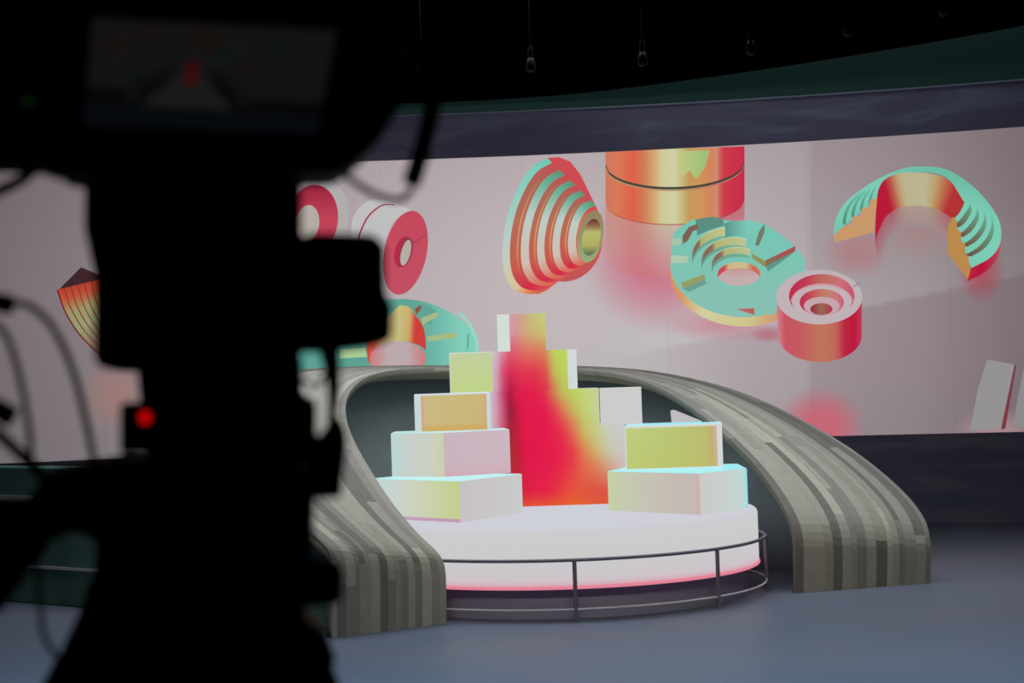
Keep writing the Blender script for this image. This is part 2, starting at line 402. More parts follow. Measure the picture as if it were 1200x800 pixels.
# pink pot
p = Pic('hollow_pot_picture', 'pink hollow pot with stepped inside', 40)
A = ell(960, 348, 50, 31, 0, 180, 30); B = ell(961, 393, 49, 31, 0, 180, 30)
p.strip(A, B, [(0, (196, 60, 84)), (.1, (196, 50, 78)), (.2, (184, 26, 62)), (.3, (186, 40, 66)), (.38, (190, 108, 90)), (.5, (192, 116, 92)), (.66, (196, 90, 96)), (.8, (200, 84, 100)), (.92, (204, 130, 136)), (1, (204, 100, 116))])
p.poly(ell(960, 348, 50.5, 32), (190, 178, 182))
p.poly(ell(963, 347, 38.5, 26), lambda x, y: ramp([(920, (190, 40, 78)), (945, (192, 60, 84)), (965, (186, 110, 92)), (985, (204, 110, 124)), (1002, (198, 84, 104))], x))
A = ell(963, 347, 38.5, 26, 180, 360, 30)
p.strip([(x, y+9) for x, y in ell(963, 347, 37, 24, 185, 355, 30)], [(x, y+12) for x, y in ell(963, 347, 37, 24, 185, 355, 30)], [(0, (208, 150, 160)), (1, (206, 150, 160))])
p.poly(ell(963, 353.5, 35, 19.3), (194, 178, 183))
p.poly(ell(963, 354, 26, 15.5), lambda x, y: ramp([(937, (190, 40, 78)), (955, (196, 92, 92)), (968, (190, 128, 106)), (980, (204, 116, 128)), (990, (200, 96, 110))], x))
p.poly(ell(963, 358.5, 21, 10.8), (198, 166, 173))
p.poly(ell(962.5, 362, 13, 7), lambda x, y: ramp([(950, (150, 40, 62)), (962, (150, 106, 84)), (975, (176, 56, 78))], x))
p.poly([(1000, 335), (1007, 331), (1008, 332.5), (1000, 336.5)], (150, 136, 144))
p.build()

# amphitheatre ring
p = Pic('amphitheatre_picture', 'teal half ring of steps with a red inner wall')
outer = curve2([(977, 276), (979, 258), (990, 238), (1012, 220), (1036, 206), (1060, 197), (1082, 195), (1104, 197), (1122, 205), (1142, 220), (1160, 240), (1172, 262), (1172, 285), (1160, 302), (1138, 314)], 70)
inner = curve2([(1028, 232), (1028, 228), (1030, 220), (1034, 213), (1042, 207), (1054, 203), (1070, 202), (1088, 202), (1104, 205), (1114, 212), (1121, 222), (1128, 234), (1130, 238), (1124, 250), (1118, 256)], 70)
inner_lo = [(x, max(y+(1-abs(i/70-.45)*.3)*44, 244)) for i, (x, y) in enumerate(inner)]
p.strip(outer[58:], [(x-.4*i, y+12+.35*i) for i, (x, y) in enumerate(outer[58:])], [(0, (172, 110, 114)), (.5, (178, 50, 74)), (.75, (182, 20, 56)), (1, (180, 40, 60))])
IW = [(0, (184, 24, 54)), (.36, (182, 28, 56)), (.42, (188, 84, 74)), (.47, (188, 150, 110)), (.51, (188, 178, 140)), (.63, (186, 180, 146)), (.68, (186, 164, 112)), (.74, (186, 112, 78)), (.82, (180, 52, 54)), (1, (176, 48, 50))]
wt = [(1025.5, 278), (1025.8, 262), (1026.5, 246), (1028, 228), (1031, 219), (1035, 212), (1043, 206.5), (1054, 203), (1070, 202), (1088, 203), (1104, 207), (1115, 214), (1124, 226), (1130, 240), (1120, 254)]
wb = [(1025, 282), (1027, 277), (1030, 270), (1036, 257), (1040, 252), (1045, 248), (1052, 244), (1062, 241.5), (1074, 241), (1086, 242), (1096, 244), (1104, 248), (1110, 252), (1115, 256), (1119, 260)]
wb2 = curve2(wb, 60); wr = [(x+(1075-x)*.10, y+26) for x, y in wb2]
p.strip(wb2, wr, lambda t, s_: mix(ramp(IW, t), bg(1075, 280), .62) if s_ == 0 else bg(1075, 290))
p.strip(curve2(wt, 60), wb2, IW)
p.strip(outer, inner, lambda t, s: mix((108, 186, 164), (124, 204, 182), .5+.5*math.sin(t*9)))
for k in range(1, 5):                              # step shadows on both wings
    m_ = lerp_pts(outer, inner, k/5.0)
    A = m_[2:14]; p.strip(A, [(x+4*(1-i/11), y+3) for i, (x, y) in enumerate(A)], [(0, (78, 138, 116)), (1, (108, 190, 168))])
    A = m_[54:70]; p.strip(A, [(x-9*math.sin(i/15*PI/2), y-1) for i, (x, y) in enumerate(A)], [(0, (106, 186, 162)), (.5, (100, 140, 112)), (1, (112, 76, 64))])
p.poly([(977, 276), (984, 275), (988, 265), (998, 263), (999, 254), (1009, 252), (1010, 244), (1019, 242), (1020, 234), (1028, 232), (1024, 272), (978, 284)], (200, 152, 106))
p.poly([(1116, 254), (1121, 258), (1122, 270), (1126, 271), (1126, 283), (1131, 285), (1131, 298), (1135, 300), (1137, 318), (1134, 327), (1124, 314), (1110, 296), (1111, 266)], (186, 138, 76))
p.build()

# crimson ring, white drum with crimson face
p = Pic('crimson_ring_picture', 'crimson ring standing on edge')
p.poly(ell(378, 258, 30, 46, n=40, tilt=10), (176, 172, 172))
p.poly(ell(366, 258, 30, 42, n=40, tilt=8), lambda x, y: mix((150, 36, 60), (192, 66, 86), max(0, min(1, (y-215)/40))))
p.poly(ell(360, 262, 14, 22, n=30, tilt=8), (178, 170, 164))
p.build()
p = Pic('white_drum_picture', 'white drum with crimson end face', 5)
p.strip(curve2([(424, 300), (414, 285), (412, 262), (420, 244), (436, 234), (456, 236), (484, 247)], 30), curve2([(452, 330), (450, 300), (452, 282), (460, 262), (470, 252), (478, 249), (486, 248)], 30), [(0, (186, 186, 186)), (1, (194, 194, 194))])
A = curve2([(418, 285), (422, 270), (430, 254), (440, 244), (450, 239), (462, 239)], 16)
p.strip(A, [(x+1.6, y+1.2) for x, y in A], [(0, (150, 44, 64)), (1, (176, 70, 88))])
p.poly(ell(475, 296, 25, 50, n=48, tilt=12), lambda x, y: mix((196, 72, 92), (194, 80, 98), max(0, min(1, (y-250)/90))))
p.poly(ell(472.5, 295, 10, 18.5, n=30, tilt=14), (178, 44, 76))
p.poly(ell(476, 295, 7, 17, n=30, tilt=14), (130, 60, 66))
p.poly(ell(475.5, 296, 5.4, 15.5, n=30, tilt=14), (182, 172, 164))
p.poly([(484, 284), (499, 274), (499.5, 275), (484.5, 285.2)], (160, 60, 78))
p.build()

# teal disc with orange bore, behind the arch
p = Pic('teal_disc_picture', 'teal notched disc with an orange bore')
top = curve2([(340, 440), (346, 412), (370, 386), (410, 362), (455, 351), (490, 352), (520, 362), (543, 377), (556, 396), (560, 412), (560, 440)], 40)
p.poly(top, lambda x, y: mix((92, 160, 146), (130, 204, 186), max(0, min(1, (x-480)/60))))
p.poly([(440, 352), (470, 350), (500, 357), (512, 364), (505, 380), (470, 380), (440, 376)], (96, 164, 148))
p.strip([(536, 366), (548, 380), (556, 398), (558, 416)], [(541, 366), (553, 380), (560.5, 398), (561, 416)], [(0, (150, 214, 196)), (1, (150, 214, 196))])
p.poly([(546, 415), (549, 404), (549.5, 390), (548, 392), (547.5, 404)], (84, 150, 138))
BOR = [(0, (204, 70, 66)), (.18, (206, 90, 70)), (.3, (204, 170, 120)), (.5, (196, 190, 128)), (.62, (204, 170, 106)), (.72, (206, 64, 58)), (1, (200, 66, 62))]
p.strip(curve2([(430, 410), (430, 398), (440, 384), (452, 372), (460, 366), (468, 358), (480, 360), (486, 368), (492, 376), (497, 386), (499, 400)], 40), curve2([(432, 428), (434, 420), (440, 410), (448, 405), (456, 402), (466, 400), (476, 400), (484, 402), (490, 404), (495, 407), (499, 411)], 40), BOR)
p.poly(ell(466, 420, 33, 20.5, n=40), lambda x, y: mix((188, 168, 172), (204, 120, 120), max(0, min(1, (abs(x-466)-12)/21))))
for q in ([(493, 373), (512, 365), (514, 370), (495, 381)], [(500, 394), (535, 389), (535, 396), (501, 400)], [(486, 362), (493, 357), (494, 361), (488, 369)]):
    p.poly(q, (164, 186, 132) if q[0][0] > 490 else (140, 84, 72))
p.poly([(398, 409), (428, 407), (430, 418), (398, 420)], (168, 204, 148))
p.build()

# dark fan behind the camera
p = Pic('striped_fan_picture', 'dark topped orange and green striped fan')
E0 = curve2([(68, 339), (76, 362), (90, 386), (108, 406), (130, 424)], 24); E1 = curve2([(140, 322), (142, 340), (146, 355), (152, 368), (160, 378)], 24)
FAN = [(0, (176, 66, 44)), (.12, (190, 78, 52)), (.3, (150, 150, 106)), (.5, (146, 156, 116)), (.7, (132, 126, 100)), (1, (120, 60, 60))]
p.poly([(68, 340), (95, 313), (140, 332), (140, 345)], (62, 38, 42))
for k in range(9):
    p.strip(lerp_pts(E0, E1, k/9), lerp_pts(E0, E1, (k+.78)/9), FAN)
    p.strip(lerp_pts(E0, E1, (k+.78)/9), lerp_pts(E0, E1, (k+1)/9), [(0, (150, 56, 42)), (.3, (150, 70, 50)), (1, (140, 60, 62))])
p.strip(E0, [(x-1.6, y+1) for x, y in E0], [(0, (120, 30, 46)), (1, (130, 36, 52))])
p.build()

# pale slabs at the far end of the screen
p = Pic('pale_slab_picture', 'pale leaning slabs')
p.poly([(1137, 503.5), (1146, 455), (1157, 421), (1189, 427), (1183, 455), (1173, 502.5)], (148, 146, 146))
p.poly([(1189, 427), (1191, 428), (1178, 502.5), (1173, 502.5), (1183, 455)], (122, 58, 68))
p.poly([(1187, 502), (1192, 470), (1202, 420), (1250, 428), (1238, 501)], (140, 138, 138))
p.build()

# ------------------------------------------------------------------ the arch
N_S = 120
RI = [(932, 695, 12.55), (932, 662, 12.55), (931, 632, 12.56), (924, 605, 12.62), (905, 572, 12.78), (880, 540, 12.95), (842, 502, 13.2), (800, 470, 13.42), (765, 451, 13.55), (730, 440, 13.62), (690, 434, 13.68)]
RO = [(1090, 683, 12.88), (1091, 657, 12.88), (1090, 632, 12.89), (1083, 607, 12.98), (1060, 577, 13.2), (1015, 538, 13.5), (965, 505, 13.75), (905, 474, 14.0), (850, 453, 14.2), (780, 437, 14.35), (715, 430, 14.45)]
LI = [(540, 431, 13.7), (490, 432, 13.62), (455, 435, 13.5), (426, 444, 13.35), (409, 461, 13.15), (405, 483, 12.98), (413, 512, 12.75), (435, 552, 12.45), (462, 592, 12.1), (490, 625, 11.78), (511, 645, 11.64), (521, 662, 11.61), (523, 692, 11.6), (523, 730, 11.6)]
LO = [(540, 428, 14.45), (470, 428, 14.3), (400, 430, 14.05), (340, 434, 13.7), (295, 445, 13.3), (270, 468, 12.9), (262, 500, 12.5), (275, 540, 12.1), (310, 580, 11.7), (350, 613, 11.35), (378, 636, 11.17), (389, 655, 11.13), (390, 692, 11.12), (390, 747, 11.12)]
I3 = [at(*q) for q in RI]+[at(610, 431, 13.72)]+[at(*q) for q in LI]
O3 = [at(*q) for q in RO]+[at(610, 427, 14.5)]+[at(*q) for q in LO]
for L_ in (I3, O3):
    L_[0].z = 0.0; L_[-1].z = 0.0
I3 = catmull(I3, N_S); O3 = catmull(O3, N_S)
def band(s, t, off=0.0):                           # s in 0..N_S along the hoop, t in 0..1 from opening to rim
    k = max(0, min(N_S-1, int(s))); u = s-k
    a = I3[k].lerp(I3[k+1], u); b = O3[k].lerp(O3[k+1], u)
    p = a.lerp(b, t)
    if off:
        k0, k1 = max(0, k-1), min(N_S, k+2)
        ds = I3[k1].lerp(O3[k1], t)-I3[k0].lerp(O3[k0], t); nn = (b-a).cross(ds).normalized()
        p = p+nn*off
    return p
# which way is out: the crown must look up
SGN = 1.0 if (band(N_S*.5, .5, 1.0)-band(N_S*.5, .5)).z > 0 else -1.0
ARCH = thing('stage_arch', 'grey arch of wooden staves curving over the tiered display', 'arch', (0.6, 12.6, 0))
M_STAVE = [mat_plain('weathered_stave_%s' % n_, c, 0.75, 0.2, 0.05, 14.0) for n_, c in
           (('pale', (160, 159, 150)), ('light', (147, 146, 139)), ('mid', (137, 136, 130)), ('ash', (124, 122, 119)), ('dark', (104, 102, 100)))]
M_SHELL = mat_plain('arch_underside', (98, 99, 86), 0.8, 0.15)
M_DARKSHELL = mat_plain('arch_lining', (126, 140, 146), 0.85, 0.1, 0.15, 1.5)
bm = bmesh.new(); rows = []
for i in range(N_S+1):
    rows.append([bm.verts.new(band(i, t, SGN*o_)) for t, o_ in ((0, -.022), (.25, -.022), (.5, -.022), (.75, -.022), (1, -.022), (1, -.08), (.75, -.10), (.5, -.10), (.25, -.09), (0.004, -.045))])
for A, B in zip(rows, rows[1:]):
    for k in range(10): bm.faces.new((A[k], A[(k+1) % 10], B[(k+1) % 10], B[k]))
bm.faces.new(rows[0]); bm.faces.new(rows[-1][::-1])
from_bm('shell', bm, M_SHELL, ARCH, True)
rs = random.Random(11)
NCOL = 16
widths = [rs.uniform(.6, 1.6) for _ in range(NCOL)]; tot = sum(widths); tcur = 0
for c_ in range(NCOL):
    t0 = tcur/tot; tcur += widths[c_]; t1 = tcur/tot
    s = 0.0; prev = -1
    while s < N_S-0.5:
        ln = rs.choice((10, 14, 18, 24, 28))*rs.uniform(.85, 1.15); e = min(N_S, s+ln)
        if N_S-e < 5: e = N_S
        mi = rs.choice([k for k in (0, 1, 1, 1, 2, 2, 2, 3, 3, 4) if k != prev]); prev = mi
        nseg = max(3, int((e-s)/1.6)); bm = bmesh.new(); rows = []
        hh = rs.uniform(-.001, .0015)
        for i in range(nseg+1):
            q = s+(e-s)*i/nseg
            rows.append([bm.verts.new(band(q, t, SGN*o_)) for t, o_ in ((t0+.0003, hh), (t1-.0003, hh), (t1-.0003, -.022), (t0+.0003, -.022))])
        for A, B in zip(rows, rows[1:]):
            for k in range(3 if False else 4): bm.faces.new((A[k], A[(k+1) % 4], B[(k+1) % 4], B[k]))
        bm.faces.new(rows[0]); bm.faces.new(rows[-1][::-1])
        from_bm('stave', bm, M_STAVE[mi], ARCH)
        s = e
# lining: dark wall hanging from the rim to the floor behind the display
bm = bmesh.new(); rows = []
for i in range(N_S+1):
    hz = max(0.0, min(1.0, (band(i, .2).z-0.15)/1.15)); tt = 0.10+0.84*hz*hz*(3-2*hz)
    a = band(i, tt+.03, -SGN*0.09); b = band(i, tt, -SGN*0.09)
    if a.z < 0.06: continue
    rows.append([bm.verts.new(v) for v in ((a.x, a.y, a.z), (b.x, b.y, b.z), (b.x, b.y, 0), (a.x, a.y, 0))])
for A, B in zip(rows, rows[1:]):
    for k in range(4): bm.faces.new((A[k], A[(k+1) % 4], B[(k+1) % 4], B[k]))
bm.faces.new(rows[0]); bm.faces.new(rows[-1][::-1])
from_bm('lining', bm, M_DARKSHELL, ARCH, True)

# pale leaning slab half hidden behind the display; its brightness is emission, not lamplight
bm = prism_bm([at(786, 481, 14.05), at(790, 480, 14.05), at(840, 500, 14.05), Vector((at(846, 640, 14.05).x, 14.05, 0)), Vector((at(806, 640, 14.05).x, 14.05, 0))], (0, 0.04, 0), 0.004, 1)
tag(from_bm('leaning_slab', bm, mat_emit('self_lit_slab_face', (188, 184, 188), 1.0)), 'small pale slab leaning inside the arch behind the yellow-green fronted box', 'slab')

# ------------------------------------------------------------------ round stage and its rail
SC = (0.30, 13.0)
STG = thing('round_stage', 'low round white glowing stage carrying the tiered boxes', 'stage', (SC[0], SC[1], 0))
M_SIDE = mat_emit('glowing_white_side', (205, 213, 211), 1.0)
from_bm('stage_base', lathe_bm([(0, 0.0), (1.36, 0.0), (1.36, 0.2), (0, 0.2)], SC), M_BASE, STG, False)
prof = [(0, .20), (1.40, .20), (1.425, .207), (1.44, .23), (1.44, .26), (1.44, .33), (1.44, .45), (1.44, .56)]
prof += [(1.44-.04*(1-math.cos(a)), .56+.04*math.sin(a)) for a in [PI/2*k/5 for k in range(1, 6)]]+[(0, .60)]
me_ = from_bm('drum', lathe_bm(prof, SC), None, STG, True)
me_.data.materials.append(M_LED)
paint(me_.data, [ramp([(.2, (224, 140, 158)), (.215, (218, 158, 172)), (.25, (206, 194, 200)), (.33, (203, 199, 203)), (.45, (202, 203, 202)), (.56, (203, 204, 206)), (.60, (206, 207, 216))], v.co.z) if (v.co.z > .201 or Vector((v.co.x-SC[0], v.co.y-SC[1])).length > 1.41) else (60, 58, 66) for v in me_.data.vertices])  # soft pink rim glow painted into the drum's side colours
from_bm('light_strip', tube_bm([(SC[0]+1.437*math.cos(2*PI*k/128), SC[1]+1.437*math.sin(2*PI*k/128), .212) for k in range(128)], .012, 8, closed=True), mat_emit('pink_led_strip', (224, 128, 150), 1.0), STG, True)

RAIL = thing('stage_rail', 'thin dark steel ring rail standing around the round stage', 'rail', (SC[0], SC[1], 0))
def ringpts(r, z, n=128): return [(SC[0]+r*math.cos(2*PI*k/n), SC[1]+r*math.sin(2*PI*k/n), z) for k in range(n)]
from_bm('rail_ring', tube_bm(ringpts(1.49, .395), .0115, 8, closed=True), M_RAIL, RAIL, True)
M_RAIL2 = mat_plain('paler_steel', (176, 170, 184), 0.4, 0.5)  # lower ring gets a paler steel tone than the upper one
from_bm('rail_ring', tube_bm(ringpts(1.49, .075), .009, 8, closed=True), M_RAIL2, RAIL, True)
def rail_angle(px, py):
    q = at_floor(px, py); return math.atan2(q.y-SC[1], q.x-SC[0])
base_a = [rail_angle(675, 727), rail_angle(841, 712), rail_angle(887, 690)]
step = base_a[1]-base_a[0]
post_a = base_a+[base_a[0]-step*k for k in range(1, 4)]+[base_a[2]+0.75*k for k in range(1, 4)]
for a in post_a:
    x, y = SC[0]+1.49*math.cos(a), SC[1]+1.49*math.sin(a)
    bm = tube_bm([(x, y, 0.0), (x, y, .395)], .014, 8)
    tube_bm([(x, y, 0.0), (x, y, .012)], .03, 10, bm)
    from_bm('post', bm, M_RAIL, RAIL)

# ------------------------------------------------------------------ tiered boxes
Z = [0.60, 0.885, 1.206, 1.484, 1.786, 2.07]
def P2(px, Y, z):                                   # the plan point seen at column px
    q = at(px, 400+40+(1.6-z)*F_PX/Y-(px-600)*.033, Y); return (q.x, q.y)
def led_quad(name, a, b, z0, z1, colf, parent, off=0.006, nx=16, nz=8, inset=0.0):
    """an LED face between plan points a and b; colf(u, w) gives its colour"""
    a, b = Vector((a[0], a[1])), Vector((b[0], b[1])); d = (b-a).normalized(); nrm = Vector((d.y, -d.x))
    if nrm.dot(Vector((0, -1))) < 0: nrm = -nrm
    vs, fs, cs = [], [], []
    for j in range(nz+1):
        for i in range(nx+1):
            u, w_ = i/nx, j/nz
            q = a.lerp(b, u)+nrm*off; vs.append((q.x, q.y, z0+(z1-z0)*w_)); cs.append(colf(u, w_))
    for j in range(nz):
        for i in range(nx): k = j*(nx+1)+i; fs.append((k, k+1, k+nx+2, k+nx+1))
    m0 = len(vs)
    for (u, w_) in ((0, 0), (1, 0), (1, 1), (0, 1)):
        q = a.lerp(b, u)+nrm*.0005; vs.append((q.x, q.y, z0+(z1-z0)*w_)); cs.append(colf(u, w_))
    ci = [0, nx, nz*(nx+1)+nx, nz*(nx+1)]
    for k in range(4): fs.append((ci[k], m0+k, m0+(k+1) % 4, ci[(k+1) % 4]))
    me = bpy.data.meshes.new(name); me.from_pydata(vs, [], fs); paint(me, cs)
    return link(name, me, M_LED, parent)
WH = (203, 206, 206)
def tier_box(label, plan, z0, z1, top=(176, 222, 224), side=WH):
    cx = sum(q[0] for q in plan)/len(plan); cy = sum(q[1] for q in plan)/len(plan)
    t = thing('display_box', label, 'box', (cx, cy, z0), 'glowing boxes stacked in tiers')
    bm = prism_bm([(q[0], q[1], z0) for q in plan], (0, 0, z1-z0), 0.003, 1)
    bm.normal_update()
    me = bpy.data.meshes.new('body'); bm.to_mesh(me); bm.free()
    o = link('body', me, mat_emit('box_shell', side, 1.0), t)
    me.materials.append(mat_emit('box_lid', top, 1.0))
    for pl in me.polygons:
        if pl.normal.z > .6: pl.material_index = 1
    return t
def g2(a, b, lo=None):
    def f_(u, w_):
        c = mix(a, b, u)
        return mix(lo, c, min(1, w_*2.5)) if lo else c
    return f_
def stops(st): return lambda u, w_: ramp(st, u)
# stack on the arch's near-foot side
c1 = [P2(434, 12.95, .6), P2(540, 12.27, .6), P2(612, 12.95, .6)]; c1.append((c1[0][0]+c1[2][0]-c1[1][0], 13.48))
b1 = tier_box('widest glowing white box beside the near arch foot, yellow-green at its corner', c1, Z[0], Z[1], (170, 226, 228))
led_quad('face_panel', c1[0], c1[1], Z[0], Z[1]-.003, stops([(0, (186, 216, 214)), (.35, (202, 210, 204)), (.6, (204, 210, 180)), (1, (194, 206, 142))]), b1)
led_quad('face_panel', c1[1], c1[2], Z[0], Z[1]-.003, stops([(0, (198, 194, 196)), (.6, (202, 198, 200)), (1, (200, 204, 202))]), b1)
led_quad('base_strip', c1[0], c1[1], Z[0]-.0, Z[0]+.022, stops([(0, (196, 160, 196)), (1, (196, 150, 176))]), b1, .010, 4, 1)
c2 = [P2(460, 13.12, .9), P2(521, 12.86, .9), P2(598, 13.12, .9), P2(592, 13.5, .9), P2(464, 13.5, .9)]
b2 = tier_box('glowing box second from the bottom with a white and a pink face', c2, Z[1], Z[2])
led_quad('face_panel', c2[0], c2[1], Z[1], Z[2]-.003, stops([(0, (186, 214, 212)), (.3, (200, 206, 202)), (.75, (204, 208, 194)), (1, (202, 206, 172))]), b2)
led_quad('face_panel', c2[1], c2[2], Z[1], Z[2]-.003, lambda u, w_: mix((206, 172, 184), mix((200, 180, 190), (204, 182, 192), u), min(1, w_*3)), b2)
c3 = [P2(486, 13.14, 1.3), P2(575, 13.14, 1.3), P2(575, 13.5, 1.3), P2(488, 13.5, 1.3)]
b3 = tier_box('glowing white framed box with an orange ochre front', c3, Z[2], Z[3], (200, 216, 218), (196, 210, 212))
def inset(a, b, f0, f1): return tuple(a[i]+(b[i]-a[i])*f0 for i in range(2)), tuple(a[i]+(b[i]-a[i])*f1 for i in range(2))
ia, ib = inset(c3[0], c3[1], .09, .95)
led_quad('face_panel', ia, ib, Z[2]+.003, Z[3]-.012, lambda u, w_: ramp([(0, (206, 160, 140)), (.06, (204, 184, 132)), (.5, (200, 184, 124)), (.94, (204, 180, 120)), (1, (206, 164, 124))], u) if w_ > .13 else (206, 172, 104), b3, nz=16)
c4 = [P2(527, 13.36, 1.6), P2(577.5, 13.36, 1.6), P2(577.5, 13.5, 1.6), P2(527, 13.5, 1.6)]
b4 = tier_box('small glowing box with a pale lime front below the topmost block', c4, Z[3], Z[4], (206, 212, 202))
led_quad('face_panel', c4[0], c4[1], Z[3]+.002, Z[4]-.006, lambda u, w_: mix((192, 212, 136), (194, 206, 160), w_) if u > .05 else (206, 200, 190), b4)
# stack on the far-foot side
d1 = [P2(714, 12.9, .6), P2(821, 12.25, .6), P2(876, 12.72, .6), P2(866, 13.35, .6), P2(738, 13.4, .6)]
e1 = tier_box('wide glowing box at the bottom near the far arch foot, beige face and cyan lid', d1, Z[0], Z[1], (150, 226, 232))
led_quad('face_panel', d1[0], d1[1], Z[0], Z[1]-.003, stops([(0, (196, 208, 164)), (.2, (198, 202, 176)), (.5, (198, 192, 180)), (.97, (196, 184, 180)), (1, (204, 176, 172))]), e1)
led_quad('face_panel', d1[1], d1[2], Z[0], Z[1]-.003, stops([(0, (202, 202, 200)), (.6, (200, 208, 206)), (.93, (190, 216, 214)), (1, (130, 222, 232))]), e1)
d2 = [P2(733, 13.0, 1.0), P2(847, 13.0, 1.0), P2(844, 13.5, 1.0), P2(736, 13.5, 1.0)]
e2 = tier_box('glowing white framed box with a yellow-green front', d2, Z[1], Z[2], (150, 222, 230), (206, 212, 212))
ia, ib = inset(d2[0], d2[1], .012, .945)
led_quad('face_panel', ia, ib, Z[1]+.006, Z[2]-.02, lambda u, w_: mix(ramp([(0, (190, 206, 130)), (.5, (186, 198, 118)), (.9, (188, 186, 116)), (.97, (196, 160, 118)), (1, (206, 176, 164))], u), (190, 190, 96), .35*(1-w_)), e2)
d3 = [P2(703, 13.38, 1.35), P2(752, 13.38, 1.35), P2(752, 13.52, 1.35), P2(703, 13.52, 1.35)]
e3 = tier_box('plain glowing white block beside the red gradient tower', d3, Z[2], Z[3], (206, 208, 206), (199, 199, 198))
# stepped tower in the middle, one continuous red to lime gradient
TW = thing('gradient_tower', 'stepped central tower glowing crimson red through orange to lime', 'tower', (0.33, 13.7, Z[0]))
TY = 13.56
rowsY = [367, 390, 413, 435, 458, 480, 505, 528, 548, 575, 592]
colsX = [575, 583, 590, 598, 606, 615, 628, 640, 650, 660, 672, 685, 700, 715, 735]
G = {
 367: [(212, 218, 214)]*3+[(210, 160, 164), (212, 156, 158), (206, 168, 140), (194, 196, 128), (196, 206, 124), (196, 208, 110)]+[(200, 210, 110)]*6,
 390: [(212, 212, 210)]*3+[(212, 150, 158), (214, 146, 150), (210, 166, 128), (202, 180, 114), (200, 194, 112), (194, 210, 100)]+[(196, 212, 104)]*6,
 413: [(204, 196, 202), (204, 184, 194), (210, 140, 158), (218, 90, 112), (222, 96, 104), (222, 110, 98), (220, 116, 94), (214, 130, 92), (192, 204, 98), (188, 212, 96), (192, 214, 108)]+[(200, 210, 130)]*4,
 435: [(204, 192, 204), (206, 160, 178), (216, 78, 112), (214, 50, 86), (220, 54, 82), (224, 56, 78), (224, 60, 76), (216, 84, 80), (194, 186, 92), (188, 208, 92), (190, 212, 104), (194, 212, 120)]+[(200, 206, 160)]*3,
 458: [(204, 190, 204), (206, 150, 172), (200, 72, 110), (176, 26, 66), (214, 32, 74), (224, 32, 76), (226, 34, 76), (224, 52, 76), (206, 130, 84), (190, 190, 92), (188, 208, 96), (192, 212, 118), (198, 208, 150), (200, 202, 180), (202, 202, 200)],
 480: [(204, 190, 204), (206, 150, 172), (198, 90, 120), (146, 28, 58), (196, 28, 64), (224, 28, 74), (226, 28, 76), (226, 32, 76), (226, 62, 77), (220, 120, 82), (196, 182, 94), (192, 208, 114), (198, 206, 150), (200, 204, 190), (202, 202, 202)],
 505: [(206, 190, 204), (206, 140, 165), (206, 80, 110), (160, 40, 56), (186, 30, 60), (224, 26, 72), (226, 26, 76), (226, 28, 76), (228, 34, 76), (228, 48, 76), (224, 104, 80), (200, 184, 98), (196, 204, 136), (200, 202, 190), (202, 200, 202)],
 528: [(200, 100, 120)]*3+[(168, 52, 48), (182, 36, 56), (220, 26, 70), (226, 26, 76), (228, 28, 76), (228, 32, 76), (228, 40, 76), (228, 64, 75), (222, 128, 82), (204, 182, 112), (202, 198, 172), (202, 196, 200)],
 548: [(190, 60, 70)]*3+[(176, 46, 50), (186, 40, 56), (216, 28, 68), (226, 28, 76), (228, 30, 76), (228, 34, 75), (228, 44, 74), (228, 66, 72), (226, 102, 74), (220, 124, 86), (208, 160, 130), (202, 196, 196)],
 575: [(190, 60, 70)]*4+[(196, 46, 56), (214, 36, 66), (226, 34, 74), (228, 36, 74), (228, 46, 70), (228, 66, 64), (228, 84, 62), (224, 84, 64), (220, 84, 68), (218, 84, 70), (210, 90, 80)],
 592: [(200, 70, 60)]*4+[(206, 70, 56), (222, 78, 56), (228, 84, 54), (228, 86, 52), (228, 90, 50), (228, 96, 50), (228, 100, 52), (226, 96, 54), (222, 92, 58), (220, 90, 60), (214, 90, 70)]}
def tower_col(x, y):
    y = max(367, min(592, y))
    for r0, r1 in zip(rowsY, rowsY[1:]):
        if y <= r1: break
    f_ = (y-r0)/(r1-r0)
    return mix(ramp(list(zip(colsX, G[r0])), x), ramp(list(zip(colsX, G[r1])), x), f_)
bands = [(598, 640, 4, 5), (577, 677, 3, 4), (575, 703, 2, 3), (590, 734, 1, 2), (597, 735, 0, 1)]
for (x0, x1, k0, k1) in bands:
    a, b = P2(x0, TY, Z[k0]), P2(x1, TY, Z[k0])
    zz0, zz1 = Z[k0], Z[k1]
    from_bm('block', prism_bm([(a[0], a[1], zz0), (b[0], b[1], zz0), (b[0], b[1]+.4, zz0), (a[0], a[1]+.4, zz0)], (0, 0, zz1-zz0)), M_SIDE, TW)
    xe = 666 if k0 == 3 else x1
    b = P2(xe, TY, Z[k0])
    def colf(u, w_, x0=x0, xe=xe, zz0=zz0, zz1=zz1):
        x = x0+(xe-x0)*u; z = zz0+(zz1-zz0)*w_; y = 440+(1.6-z)*F_PX/TY-(x-600)*.033
        return tower_col(x, y)
    led_quad('gradient_panel', a, b, zz0, zz1, colf, TW, nx=30, nz=12)
# white side of the topmost block
a, b = P2(583, TY, 1.9), P2(597.6, TY, 1.9)
tag(from_bm('side_block', prism_bm([(a[0], a[1], Z[4]), (b[0], b[1], Z[4]), (b[0], b[1]+.4, Z[4]), (a[0], a[1]+.4, Z[4])], (0, 0, Z[5]-Z[4])), mat_emit('mint_white_glow', (206, 216, 212)), TW))

